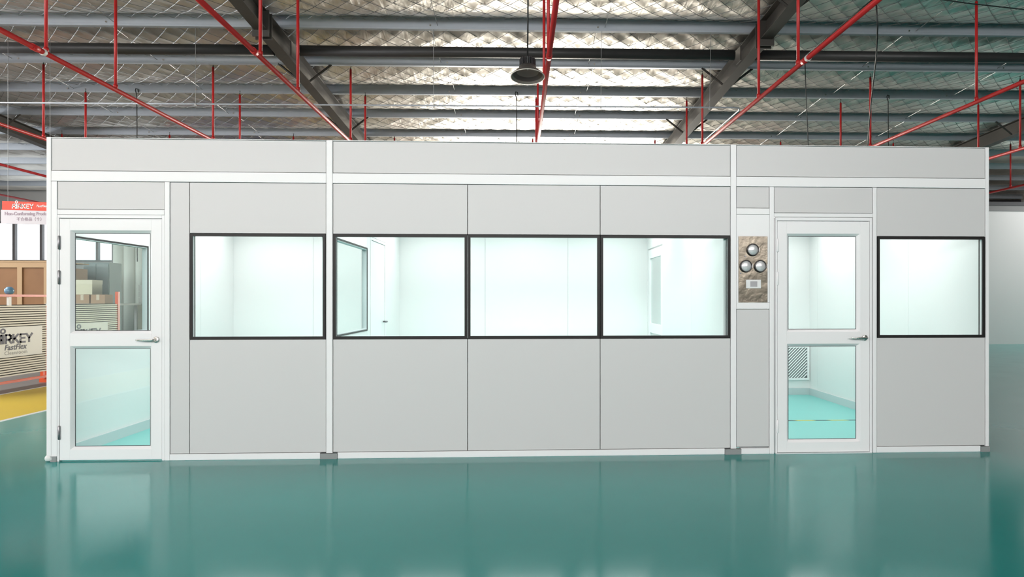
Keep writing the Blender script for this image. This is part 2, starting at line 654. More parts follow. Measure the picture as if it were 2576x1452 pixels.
rd = struct(MB().box(-12.75, -12.6, YB - 0.06, YB - 0.001, 0, 4.2).box(-8.1, -7.95, YB - 0.06, YB - 0.001, 0, 4.2).box(-12.75, -7.95, YB - 0.10, YB - 0.001, 4.0, 4.27).build('blue_bounce_door', M_WINFRAME, base=(-10.35, YB, 0)))  # unseen blue shutter, added so the foil reflects some blue
M_BLUE = mat('blue_bounce_paint', (0.02, 0.06, 0.30), 0.4)
for k in range(20):
    B(-12.6, -8.1, YB - 0.05, YB - 0.012 - 0.012 * (k % 2), k * 0.2, k * 0.2 + 0.192).build('slat', M_BLUE, rd)
wl = MB().box(-20.2, -20, -16, 20.2, 0, 2.7).box(-20.2, -20, -16, 20.2, 4.5, 7.2).box(-20.2, -20, 14, 20.2, 2.7, 4.5).box(-20.2, -20, -16, -10, 2.7, 4.5)
struct(wl.build('wall_left', M_WALL, base=(-20, 2, 0)))
struct(B(20, 20.2, -16, 20.2, 0, 7.2).build('wall_right', M_WALL, base=(20, 2, 0)))
struct(MB().box(-20, 20, -16.2, -16, 0, 3.6).box(-20, 20, -16.2, -16, 5.9, 7.2).box(-20, -19.1, -16.2, -16, 3.6, 5.9).box(9.1, 20, -16.2, -16, 3.6, 5.9).build('wall_front', M_WALL, base=(0, -16, 0)))
# white partition wall at the right with its grey cap
wp = struct(B(8.0, 20, 14.3, 14.45, 0, 4.14).build('wall_partition', mat('white_partition', (0.66, 0.66, 0.655), 0.6), base=(14, 14.3, 0)))
B(8.0, 20, 14.28, 14.47, 4.14, 4.31).build('cap', mat('grey_cap', (0.20, 0.20, 0.20), 0.6), wp)
B(8.0, 20, 14.26, 14.30, 4.31, 4.42).build('cap_rail', M_CLAD, wp)

# ------------------------------------------------------------------ rafters and tie tubes
BEAMS = [(-12.2, 'dark steel rafter crossing behind the upper left corner of the white booth'),
         (-4.08, 'dark steel rafter rising to the upper left beside the hanging lamp'),
         (4.08, 'dark steel rafter rising to the upper right beside the hanging lamp'),
         (12.2, 'dark steel rafter crossing behind the upper right corner of the white booth')]
beam_b = lambda y: 5.92 - 0.0500 * y
beam_t = lambda y: roof_z(y) - 0.004
def sloped(x0, x1, y0, y1, zb, zt):
    p = []
    for z in (zb, zt):
        for y in (y0, y1):
            for x in (x0, x1):
                p.append((x, y, z(y)))
    return MB().hexa(p)
for (bx, lab) in BEAMS:
    t = thing('roof_beam', lab, 'beam', (bx, 5, beam_b(5)), 'rafters under the roof')
    y0, y1 = -8.0, 19.95
    sloped(bx - 0.10, bx + 0.10, y0, y1, lambda y: beam_b(y), lambda y: beam_b(y) + 0.014).build('bottom_flange', M_DARKSTEEL, t)
    sloped(bx - 0.10, bx + 0.10, y0, y1, lambda y: beam_t(y) - 0.014, lambda y: beam_t(y)).build('top_flange', M_DARKSTEEL, t)
    sloped(bx - 0.006, bx + 0.006, y0, y1, lambda y: beam_b(y) + 0.014, lambda y: beam_t(y) - 0.014).build('web', M_DARKSTEEL, t)
    for ys in (4.9, 5.03):
        B(bx - 0.13, bx + 0.13, ys, ys + 0.025, beam_b(ys) - 0.10, beam_t(ys) + 0.0).build('splice_plate', M_DARKSTEEL, t)
    sx = -1 if bx > 0 else 1
    for k in (-1, 1, 3, 5):
        yk = P0 + PSTEP * k - SKEW * bx
        for s in (sx, -sx):
            MB().tube([(bx + s * 0.09, yk + 0.02, beam_b(yk) + 0.02), (bx + s * 0.50, yk + 0.02, roof_z(P0 + PSTEP * k) + 0.01)], 0.022, 4).build('brace', M_DARKSTEEL, t)
tt = [(-12.1, -4.19, 'dark tube strut in the left roof bay between two rafters'),
      (-3.97, 3.97, 'dark tube strut above the hanging lamp, in the middle roof bay'),
      (4.19, 12.1, 'dark tube strut in the right roof bay between two rafters')]
for (x0, x1, lab) in tt:
    t = thing('tie_tube', lab, 'strut', ((x0 + x1) / 2, 6.0, 5.70), 'tube struts between the rafters')
    MB().tube([(x0 + 0.1, 6.0 - SKEW * x0, 5.78), (x1 - 0.1, 6.0 - SKEW * x1, 5.78)], 0.092, 20).build('tube', M_TUBE, t, smooth=True)
    for x in (x0 + 0.01, x1 - 0.03):
        B(x, x + 0.02, 5.87 - SKEW * x, 6.13 - SKEW * x, 5.645, 5.90).build('end_plate', M_DARKSTEEL, t)

# ------------------------------------------------------------------ red sprinkler pipes
PZ = 4.45
PIPES = [(-15.1, 'red sprinkler pipe seen lowest in the gap left of the booth'),
         (-11.7, 'red sprinkler pipe seen in the middle of the gap left of the booth'),
         (-9.0, 'red sprinkler pipe meeting the upper left corner of the booth'),
         (-5.85, 'red sprinkler pipe running from the left image edge down behind the left fascia panel'),
         (-3.24, 'red sprinkler pipe running below the left middle rafter'),
         (0.39, 'red sprinkler pipe running away just right of the hanging lamp'),
         (3.66, 'red sprinkler pipe with a black cable, right of the right middle rafter'),
         (7.08, 'red sprinkler pipe reaching down behind the right fascia panel from the right image edge'),
         (10.2, 'upper red sprinkler pipe in the gap right of the booth'),
         (13.5, 'lower red sprinkler pipe in the gap right of the booth')]
RISE = [2.65, 4.10, 7.25, 8.50, 11.9, 13.2]
for (px, lab) in PIPES:
    t = thing('sprinkler_pipe', lab, 'pipe', (px, 5, PZ), 'red sprinkler pipes under the roof')
    MB().tube([(px, -7, PZ), (px, 19.8, PZ)], 0.032, 12).build('main', M_RED, t, smooth=True)
    for yc in (2.45, 8.2, 13.9):
        MB().tube([(px, yc - 0.05, PZ), (px, yc + 0.05, PZ)], 0.040, 12).build('coupling', M_RED, t, smooth=True)
    for i, y in enumerate(RISE):
        top = roof_z(y) + (-0.03 if (i % 2 == 0 or i < 2) else -0.12)
        MB().tube([(px, y, PZ + 0.02), (px, y, top)], 0.021, 10).build('riser', M_RED, t, smooth=True)
        MB().tube([(px, y, PZ + 0.02), (px, y, PZ + 0.075)], 0.030, 10).build('tee_fitting', M_RED, t, smooth=True)
        MB().lathe([(0.012, 0), (0.012, 0.03), (0.005, 0.035), (0.005, 0.07), (0.018, 0.072), (0.018, 0.076)], (px, y, top), 'z', 8).build('sprinkler_head', M_BRASS, t)

# white tape tags on three pipes
for (px, y) in ((-5.85, 2.60), (3.66, 2.35)):
    MB().tube([(px, y - 0.02, PZ), (px, y + 0.02, PZ)], 0.042, 12).build('tape', M_WHITEMARK, [o for o in COL.objects if o.name.startswith('sprinkler_pipe') and abs(o.location.x - px) < 0.01][0])

# ------------------------------------------------------------------ grey conduit hung on wires
t = thing('conduit', 'thin grey conduit running across under the roof, turning back at its right end', 'conduit', (0, 5.46, 4.66))
MB().tube([(-16, 5.70, 4.64), (3.72, 5.50, 4.715), (3.83, 5.53, 4.716), (3.87, 5.65, 4.716), (3.87, 13.0, 4.69)], 0.013, 10).build('pipe', M_GALV, t, smooth=True)
for x in (-10.6, -5.4, -1.43, 1.42, 3.3):
    yy = 5.52 - 0.01 * x
    MB().tube([(x, yy, 4.66 + 0.004 * x), (x, P0 - SKEW * x + 0.01, roof_z(P0) + 0.01)], 0.004, 5).build('hanger_wire', M_WIRE, t)
    B(x - 0.012, x + 0.012, yy - 0.018, yy + 0.018, 4.66 + 0.004 * x, 4.70 + 0.004 * x).build('clip', M_WIRE, t)

# ------------------------------------------------------------------ high-bay lamp
LX, LY, LZ = 0.122, 2.5, 4.205
M_LAMPGREY = mat('lamp_dark_grey', (0.10, 0.095, 0.10), 0.4, 0.5)
M_LAMPBELL = mat('lamp_bell_grey', (0.16, 0.15, 0.14), 0.35, 0.6)
M_LAMPIN = mat('lamp_reflector', (0.34, 0.33, 0.29), 0.4, 0.7)
t = thing('high_bay_lamp', 'grey bell-shaped high-bay lamp hanging on a black cable', 'lamp', (LX, LY, LZ))
MB().lathe([(0.232, 0.0), (0.238, 0.004), (0.215, 0.035), (0.165, 0.075), (0.13, 0.115), (0.118, 0.15), (0.112, 0.15), (0.124, 0.112), (0.158, 0.07), (0.208, 0.03), (0.228, 0.003)],
           (LX, LY, LZ), 'z', 40, close=False).build('shade', M_LAMPBELL, t, smooth=True)
MB().lathe([(0.2265, 0.004), (0.206, 0.032), (0.156, 0.072), (0.122, 0.112), (0.0, 0.114)], (LX, LY, LZ), 'z', 40, close=False).build('reflector', M_LAMPIN, t, smooth=True)
MB().lathe([(0.230, -0.003), (0.241, -0.003), (0.241, 0.005), (0.230, 0.005), (0.230, -0.003)], (LX, LY, LZ), 'z', 40, close=False).build('rim', mat('bright_rim', (0.9, 0.88, 0.78), 0.35, 0.2), t, smooth=True)
MB().lathe([(0.075, 0.15), (0.075, 0.265), (0.0, 0.27)], (LX, LY, LZ), 'z', 24).build('heat_sink_core', M_LAMPGREY, t)
for k in range(28):
    a = 2 * math.pi * k / 28
    mb = MB()
    c, s = math.cos(a), math.sin(a)
    p = []
    for z in (LZ + 0.15, LZ + 0.255):
        for r_ in (0.07, 0.115):
            for q in (-0.0045, 0.0045):
                p.append((LX + c * r_ - s * q, LY + s * r_ + c * q, z))
    mb.hexa(p)
    mb.build('fin', M_LAMPGREY, t)
B(LX + 0.03, LX + 0.08, LY - 0.02, LY + 0.02, LZ + 0.262, LZ + 0.285).build('junction_box', M_WHITEMARK, t)
MB().lathe([(0.022, 0.0), (0.022, 0.03), (0.010, 0.05)], (LX, LY, LZ + 0.262), 'z', 12).build('hook', M_CABLE, t)
MB().lathe([(0.0, 0.108), (0.012, 0.106), (0.012, 0.114)], (LX, LY, LZ), 'z', 10).build('bulb', mat('led_chip', (0.9, 0.9, 0.85), 0.2), t)
for ch in t.children:
    ch.rotation_euler = (R(-8), 0, 0)
    ch.scale = (0.9, 0.9, 0.9)
MB().tube([(LX, LY - 0.0 + 0.035, LZ + 0.265), (LX + 0.005, LY + 0.02, 5.2), (LX, LY + 0.01, roof_z(LY) + 0.10)], 0.010, 8).build('cable', M_CABLE, t, smooth=True)

# ------------------------------------------------------------------ black cables
def hook_cable(x, label):
    y = P0 + PSTEP * 2 - SKEW * x - 0.03
    z = roof_z(P0 + PSTEP * 2)
    pts = [(x + 0.03, y + 0.02, z - 0.02), (x + 0.02, y, z + 0.05), (x - 0.02, y, z + 0.06), (x - 0.03, y, z + 0.02), (x, y, z - 0.08), (x + 0.005, y, z - 0.8), (x, y, 3.6), (x + 0.01, y, 2.2)]
    return tag(MB().tube(pts, 0.010, 6).build('hanging_cable', M_CABLE, smooth=True, base=(x, y, 2.2)), label, 'cable', 'black drop cables')
hook_cable(-8.1, 'black drop cable with a hooked top above the left door')
hook_cable(-0.03, 'black drop cable with a hooked top below the hanging lamp')
hook_cable(8.12, 'black drop cable with a hooked top above the right door')
def cable(pts, r, label):
    return tag(MB().tube(pts, r, 6).build('loose_cable', M_CABLE, smooth=True), label, 'cable')
cable([(3.66, 0.72, 4.41), (3.69, 0.75, 4.2), (3.92, 1.2, 4.05), (4.4, 2.2, 3.9), (4.9, 3.2, 3.8), (5.8, 5.0, 3.5), (6.6, 6.6, 3.3), (7.4, 8.0, 3.2), (7.9, 8.3, 2.4)], 0.008, 'long black cable sagging from the right sprinkler pipe down toward the right fascia')
cable([(3.66, 2.44, 4.42), (3.68, 2.46, 4.1), (3.72, 2.5, 3.6), (3.76, 2.55, 3.1), (3.79, 2.6, 2.815)], 0.006, 'short thin black cable dropping from the white tape on the right sprinkler pipe')
cable([(3.65, 0.5, 4.491), (3.645, 1.1, 4.493), (3.645, 1.8, 4.493), (3.65, 2.38, 4.491)], 0.007, 'black cable strapped along the top of the right sprinkler pipe')
cable([(3.7, 0.55, 4.47), (4.6, 0.7, 4.44), (5.6, 0.85, 4.43), (7.04, 0.9, 4.43)], 0.006, 'black cable crossing the top right corner between two sprinkler pipes')

# ------------------------------------------------------------------ the white booth
CX0, CX1, CD, CT = -4.057, 4.329, 3.70, 2.80
IN = 0.05
booth = thing('cleanroom_booth', 'long white modular cleanroom booth with black-framed windows and two glazed doors', 'booth', (0.136, 2.0, 0))
def bp(mb, name, m, smooth=False, parent=None):
    return mb.build(name, m, parent or booth, smooth=smooth)
FY0 = -0.006
def member(name, x0, x1, z0, z1, y0=FY0, y1=0.056, c=0.002):
    return bp(B(x0, x1, y0, y1, z0, z1, c=c), name, M_FRAME)
# posts
for (x0, x1, zb) in ((-4.057, -4.019, 0.05), (-1.682, -1.627, 0.05), (1.920, 1.971, 0.05), (4.297, 4.329, 0.05)):
    member('post', x0, x1, zb, CT)
for (x0, x1) in ((-4.017, -3.969), (-3.066, -3.023), (2.277, 2.317), (3.236, 3.271)):
    member('post', x0, x1, 0.0, 2.420)
BAYS = [(-4.017, -1.684), (-1.625, 1.918), (1.973, 4.295)]
for (x0, x1) in BAYS:
    member('beam', x0, x1, 2.423, 2.510)
    member('top_trim', x0, x1, 2.794, CT)
for (x0, x1) in ((-3.021, -1.735), (-1.584, 1.864), (2.016, 2.275), (3.273, 4.248)):
    member('bottom_track', x0, x1, 0.0, 0.054)
for (x0, x1) in ((-1.733, -1.586), (1.866, 2.014), (4.250, 4.333), (-4.02, -3.971)):
    bp(B(x0, x1, -0.014, 0.055, 0, 0.047), 'foot', M_FOOT)
bp(MB().lathe([(0.0, -0.03), (0.02, -0.03), (0.028, -0.022), (0.028, 0.03), (0.02, 0.034)], (-4.04, 0.01, 0.028), 'x', 16), 'foot_cap', M_WHITEMARK, smooth=True)

g = 0.0028
seal = MB()
def panel(x0, x1, z0, z1):
    bp(B(x0 + g, x1 - g, 0.0, IN, z0 + g, z1 - g, c=0.001), 'panel', M_PANEL)
    seal.box(x0 - 0.004, x1 + 0.004, 0.014, 0.040, z0 - 0.004, z1 + 0.004)
for (x0, x1) in BAYS:
    panel(x0, x1, 2.512, 2.793)
panel(-3.967, -3.068, 2.179, 2.421)
panel(-3.021, -2.855, 0.056, 2.421)
panel(1.973, 2.275, 2.226, 2.421)
panel(1.973, 2.275, 0.063, 1.312)
panel(2.319, 3.234, 2.185, 2.421)
WINS = [(-2.855, -1.684), (-1.625, -0.447), (-0.447, 0.736), (0.736, 1.918), (3.273, 4.295)]
for (x0, x1) in WINS:
    panel(x0, x1, 1.976, 2.421)
    panel(x0, x1, 0.056, 1.050)
# control column: white infill and rails
member('rail', 1.973, 2.275, 2.170, 2.224)
bp(B(1.973, 2.275, -0.003, IN, 1.371, 2.168, c=0.001), 'infill_panel', M_FRAME)
member('rail', 1.973, 2.275, 1.314, 1.369)
member('rail', -3.967, -3.068, 2.134, 2.177)
member('rail', 2.319, 3.234, 2.149, 2.183)

def ring(x0, x1, z0, z1, wv, y0, y1, slope=0.0):
    """rectangular frame ring in the facade plane; slope pulls the inner edge in towards the back"""
    mb = MB()
    o = [(x0, z0), (x1, z0), (x1, z1), (x0, z1)]
    i0 = [(x0 + wv, z0 + wv), (x1 - wv, z0 + wv), (x1 - wv, z1 - wv), (x0 + wv, z1 - wv)]
    i1 = [(a + (slope if a < (x0 + x1) / 2 else -slope), b + (slope if b < (z0 + z1) / 2 else -slope)) for (a, b) in i0]
    vs = [(a, y0, b) for a, b in o] + [(a, y0, b) for a, b in i0] + [(a, y1, b) for a, b in i1] + [(a, y1, b) for a, b in o]
    fs = []
    for k in range(4):
        n = (k + 1) % 4
        for L in range(4):
            L2 = (L + 1) % 4
            fs.append((L * 4 + k, L * 4 + n, L2 * 4 + n, L2 * 4 + k))
    return mb.add(vs, fs)

def window(x0, x1, z0=1.052, z1=1.974):
    wnd = bp(ring(x0 + 0.003, x1 - 0.003, z0, z1, 0.023, -0.007, 0.010), 'window', M_BLACK)
    wnd['label'] = 'black-framed fixed window'
    ring(x0 + 0.008, x1 - 0.008, z0 + 0.005, z1 - 0.005, 0.012, 0.010, 0.046).build('reveal', M_FRAME, wnd)
    ring(x0 + 0.003, x1 - 0.003, z0, z1, 0.020, 0.046, 0.056).build('inner_frame', M_BLACK, wnd)
    B(x0 + 0.022, x1 - 0.022, 0.012, 0.017, z0 + 0.02, z1 - 0.02).build('pane', M_GLASS, wnd)
for (x0, x1) in WINS:
    window(x0, x1)

def door(x0, x1, hinge_mat, zt=2.098):
    # frame
    for (a, b) in ((x0 - 0.018, x0 - 0.003), (x1 + 0.003, x1 + 0.0245)):
        member('door_jamb', a, b, 0.0, zt + 0.034)
    member('door_head', x0 - 0.003, x1 + 0.003, zt + 0.005, zt + 0.034)
    seal.box(x0 - 0.006, x0 + 0.004, 0.02, 0.04, 0.012, zt + 0.02)
    seal.box(x1 - 0.004, x1 + 0.006, 0.02, 0.04, 0.012, zt + 0.02)
    seal.box(x0 - 0.006, x1 + 0.006, 0.02, 0.04, zt - 0.004, zt + 0.02)
    y0, y1 = -0.002, 0.043
    sw = 0.086
    zs = [0.012, 0.100, 0.998, 1.103, 2.000, zt]
    leaf = bp(B(x0, x0 + sw, y0, y1, zs[0], zs[5], c=0.0015), 'door', M_FRAME)
    leaf['label'] = 'white door with two glass panes'
    B(x1 - sw, x1, y0, y1, zs[0], zs[5], c=0.0015).build('stile', M_FRAME, leaf)
    for (a, b) in ((zs[0], zs[1]), (zs[2], zs[3]), (zs[4], zs[5])):
        B(x0 + sw, x1 - sw, y0, y1, a, b, c=0.001).build('rail', M_FRAME, leaf)
    for (a, b) in ((zs[1], zs[2]), (zs[3], zs[4])):
        ring(x0 + sw, x1 - sw, a, b, 0.002, y0 + 0.001, y0 + 0.030, slope=0.022).build('glazing_bead', M_FRAME, leaf)
        ring(x0 + sw + 0.018, x1 - sw - 0.018, a + 0.018, b - 0.018, 0.010, y0 + 0.0295, y0 + 0.034).build('gasket', M_SEAL, leaf)
        B(x0 + sw + 0.01, x1 - sw - 0.01, y0 + 0.0335, y0 + 0.0385, a + 0.01, b - 0.01).build('pane', M_GLASS, leaf)
    # lever handle
    hx, hz = x1 - 0.045, 1.05
    hd = MB().lathe([(0.0, 0.0), (0.026, 0.0), (0.026, -0.008), (0.022, -0.011), (0.0, -0.011)], (hx, y0, hz), 'y', 24).build('handle', M_CHROME, leaf, smooth=True)
    hd['label'] = 'satin chrome lever handle'
    MB().tube([(hx, y0 - 0.008, hz), (hx, y0 - 0.045, hz), (hx - 0.006, y0 - 0.054, hz), (hx - 0.02, y0 - 0.057, hz), (hx - 0.10, y0 - 0.057, hz), (hx - 0.135, y0 - 0.055, hz), (hx - 0.146, y0 - 0.048, hz)], [0.010, 0.010, 0.010, 0.0105, 0.0095, 0.009, 0.006], 12).build('lever', M_CHROME, leaf, smooth=True)
    for z in (1.83, 1.53, 0.19):
        MB().lathe([(0.006, 0.0), (0.010, 0.004), (0.010, 0.116), (0.006, 0.12)], (x0 - 0.001, -0.008, z), 'z', 12).build('hinge', hinge_mat, leaf, smooth=True)
    # threshold
    return leaf
door(-3.949, -3.091, M_STEELDARK)
door(2.350, 3.204, M_FRAME, 2.110)
bp(B(2.33, 3.22, -0.02, 0.05, 0.0, 0.008), 'threshold', mat('bright_threshold', (0.75, 0.8, 0.8), 0.3))
bp(seal, 'seal', M_SEAL)

# side walls, back wall, partitions, ceiling of the booth
def wall_x(x0, x1, cells, z0=0.0, z1=CT, m=None):
    """wall in a y-z plane, one panel per cell (y0, y1, z0, z1)"""
    for (a, b, c, d) in cells:
        bp(B(x0, x1, a + 0.0015, b - 0.0015, c + 0.0015, d - 0.0015), 'inner_panel', m or M_INNER)

def window_x(x, xa, y0, y1, z0=1.05, z1=1.975):
    """window in a wall whose faces are x and xa"""
    lo, hi = min(x, xa), max(x, xa)
    def ring_x(a, b, wv):
        return MB().box(a, b, y0, y0 + wv, z0, z1).box(a, b, y1 - wv, y1, z0, z1).box(a, b, y0 + wv, y1 - wv, z0, z0 + wv).box(a, b, y0 + wv, y1 - wv, z1 - wv, z1)
    wv = 0.024
    wnd = bp(ring_x(lo, hi, wv), 'window', M_COVE)
    ring_x(lo - 0.006, lo, 0.016).build('edge_trim', M_BLACK, wnd)
    ring_x(hi, hi + 0.006, 0.016).build('edge_trim', M_BLACK, wnd)
    mid = (lo + hi) / 2
    B(mid - 0.0025, mid + 0.0025, y0 + wv - 0.004, y1 - wv + 0.004, z0 + wv - 0.004, z1 - wv + 0.004).build('pane', M_GLASS, wnd)

LW = (-4.055, -4.005)
wall_x(*LW, [(0.06, 0.18, 0, CT), (0.18, 1.50, 0, 1.05), (0.18, 1.50, 1.975, CT), (1.50, 2.72, 0, CT), (2.72, CD, 0, CT)])
window_x(LW[0], LW[1], 0.18, 1.50)
RW = (4.278, 4.327)
wall_x(*RW, [(0.06, 1.2, 0, CT), (1.2, 2.4, 0, CT), (2.4, 3.45, 0, CT), (3.45, CD, 0, CT)])
xs = [-4.057, -2.90, -1.70, -0.47, 0.72, 1.91, 3.07, 4.329]
for a, b in zip(xs[:-1], xs[1:]):
    bp(B(a + 0.0015, b - 0.0015, CD, CD + 0.05, 0, CT), 'inner_panel', M_INNER)
bp(B(CX0 + 0.01, CX1 - 0.01, CD + 0.01, CD + 0.045, 0.01, CT - 0.01), 'wall_core', M_FOOT)
# partition left of the middle room: window then door
PL = (-1.735, -1.685)
wall_x(*PL, [(0.06, 0.20, 0, 2.42), (0.20, 1.62, 0, 1.05), (0.20, 1.62, 1.975, 2.42), (1.62, 1.78, 0, 2.42), (1.78, 2.68, 2.12, 2.42), (2.68, CD, 0, 2.42)])
window_x(PL[0], PL[1], 0.20, 1.62)
dl = bp(B(-1.73, -1.69, 1.83, 2.63, 0.012, 2.08), 'inner_door', M_FRAME)
MB().box(-1.74, -1.68, 1.785, 1.825, 0, 2.115).box(-1.74, -1.68, 2.635, 2.675, 0, 2.115).box(-1.74, -1.68, 1.825, 2.635, 2.085, 2.115).build('door_frame', M_FRAME, dl)
MB().tube([(-1.69, 2.55, 1.12), (-1.64, 2.55, 1.12), (-1.64, 2.44, 1.12)], 0.010, 8).build('handle', M_STEELDARK, dl, smooth=True)
# partition right of the middle room: glazed door at its far end
PR = (1.872, 1.922)
wall_x(*PR, [(0.06, 1.2, 0, 2.42), (1.2, 2.66, 0, 2.42), (2.66, 3.64, 2.12, 2.42), (3.64, CD, 0, 2.42)])
mb = MB()
for (a, b, c, d) in ((2.68, 2.79, 0.012, 2.1), (3.52, 3.63, 0.012, 2.1), (2.79, 3.52, 0.012, 0.12), (2.79, 3.52, 0.93, 1.06), (2.79, 3.52, 1.98, 2.1)):
    mb.box(1.878, 1.916, a, b, c, d)
dr = bp(mb, 'inner_door', M_FRAME)
for (c, d) in ((0.12, 0.93), (1.06, 1.98)):
    B(1.894, 1.899, 2.79, 3.52, c, d).build('pane', M_GLASS, dr)
# coving at the foot of the inner walls
def cove(x0, x1, y0, y1):
    bp(B(x0, x1, y0, y1, 0.001, 0.10), 'coving', M_COVE)
cove(-4.005, -3.985, 0.06, CD)
cove(-3.985, -1.735, CD - 0.02, CD)
cove(-1.685, 1.872, CD - 0.02, CD)
cove(1.922, 4.258, CD - 0.02, CD)
cove(4.258, 4.278, 0.06, CD)
cove(-1.755, -1.735, 0.06, 1.78)
# ceiling and its lamp panels
bp(B(CX0 + 0.01, CX1 - 0.01, 0.06, CD, 2.45, 2.50), 'booth_ceiling', M_INNER)
bp(B(CX0 + 0.005, CX1 - 0.005, 0.06, CD + 0.05, 2.76, 2.795), 'booth_roof', M_FRAME)
M_LED = mat('led_panel', (0.9, 0.95, 0.95), 0.5, emit=((1.0, 0.935, 0.925), 3.75))
for x in (-3.45, -2.28, -1.1, 0.1, 1.3, 2.5, 3.7):
    for y in (0.95, 2.75):
        ld = bp(B(x - 0.50, x + 0.50, y - 0.60, y + 0.60, 2.436, 2.449), 'ceiling_lamp', M_FRAME)
        B(x - 0.48, x + 0.48, y - 0.58, y + 0.58, 2.432, 2.436).build('diffuser', M_LED, ld)
bp(B(CX0 + 0.02, CX1 - 0.02, 0.03, CD - 0.001, 0.0, 0.002), 'lit_floor_sheet', mat('lit_teal_floor', (0.20, 0.62, 0.58), 0.3, noise=(1.5, 0.4, (0.24, 0.66, 0.62))))  # same teal floor, the stronger indoor light put into a paler colour

# return-air grille low on the back wall of the right room
gr = bp(ring(3.66, 4.26, 0.22, 0.72, 0.028, CD - 0.022, CD - 0.001), 'air_grille', M_FRAME)
B(3.68, 4.24, CD - 0.004, CD - 0.001, 0.24, 0.70).build('backing', mat('grille_dark', (0.10, 0.12, 0.13), 0.7), gr)
gx0, gx1, gz0, gz1 = 3.688, 4.232, 0.248, 0.692
c = gx0 - gz1
while c < gx1 - gz0:
    # bar along x - z = c
    z_lo, z_hi = max(gz0, gx0 - c), min(gz1, gx1 - c)
    if z_hi - z_lo > 0.02:
        hw = 0.011
        p = []
        for z in (z_lo, z_hi):
            for y in (CD - 0.018, CD - 0.006):
                for q in (-hw, hw):
                    p.append((z + c + q, y, z))
        MB().hexa(p).build('slat', M_FRAME, gr)
    c += 0.044

# hazard tape on the floor of the right room
def hazard_mat():
    m = bpy.data.materials.new('hazard_tape')
    m.use_nodes = True
    nt = m.node_tree
    b = nt.nodes['Principled BSDF']
    tc = nt.nodes.new('ShaderNodeTexCoord')
    wv = nt.nodes.new('ShaderNodeTexWave')
    wv.bands_direction = 'DIAGONAL'
    wv.inputs['Scale'].default_value = 1.6
    nt.links.new(tc.outputs['Object'], wv.inputs['Vector'])
    r = nt.nodes.new('ShaderNodeValToRGB')
    r.color_ramp.interpolation = 'CONSTANT'
    r.color_ramp.elements[0].color = (0.03, 0.04, 0.04, 1)
    r.color_ramp.elements[1].position = 0.42
    r.color_ramp.elements[1].color = (0.72, 0.62, 0.10, 1)
    nt.links.new(wv.outputs['Fac'], r.inputs['Fac'])
    nt.links.new(r.outputs['Color'], b.inputs['Base Color'])
    b.inputs['Roughness'].default_value = 0.4
    return m
tag(B(1.95, 4.25, 1.60, 1.64, 0.002, 0.004).build('floor_tape', hazard_mat()), 'yellow and black hazard tape on the booth floor behind the right door', 'tape')

# ------------------------------------------------------------------ control panel with gauges
def plate_mat():
    m = mat('mottled_steel_plate', (0.13, 0.112, 0.092), 0.30, 1.0, noise=(7, 0.9, (0.27, 0.235, 0.185)), bump=(9, 0.25, 0.02))
    return m
cp = thing('control_panel', 'mottled steel control panel with three round gauges beside the right door', 'control panel', (2.123, -0.004, 1.369))
B(1.990, 2.256, -0.010, -0.0032, 1.371, 1.970, c=0.001).build('plate', plate_mat(), cp)
M_RIM = mat('gauge_rim', (0.05, 0.045, 0.045), 0.25, 0.6)
M_FACE = mat('gauge_dome', (0.74, 0.73, 0.74), 0.25, 0.25, coat=1.0)
for (gx, gz) in ((2.118, 1.848), (2.056, 1.700), (2.187, 1.700)):
    ga = MB().lathe([(0.046, -0.022), (0.048, -0.027), (0.055, -0.026), (0.057, -0.020), (0.057, -0.010), (0.046, -0.010)], (gx, 0, gz), 'y', 32, close=False).build('gauge', M_RIM, cp, smooth=True)
    MB().lathe([(0.047, -0.020), (0.040, -0.027), (0.030, -0.032), (0.016, -0.035), (0.0, -0.036)], (gx, 0, gz), 'y', 32, close=False).build('gauge_cover', M_FACE, ga, smooth=True)
    B(gx + 0.058, gx + 0.064, -0.016, -0.010, gz - 0.018, gz + 0.018, c=0.001).build('clip', M_CHROME, ga)
for (sx_, sz_) in ((2.052, 1.79), (2.008, 1.635)):
    MB().lathe([(0.0, -0.013), (0.006, -0.013), (0.008, -0.010)], (sx_, 0, sz_), 'y', 10).build('screw', M_STEELDARK, cp)
sw_ = B(2.057, 2.194, -0.018, -0.010, 1.500, 1.578, c=0.003).build('switch_plate', mat('white_plastic', (0.88, 0.88, 0.88), 0.3), cp)
B(2.094, 2.158, -0.022, -0.018, 1.515, 1.563, c=0.002).build('switch', mat('grey_switch', (0.42, 0.41, 0.43), 0.4), sw_)

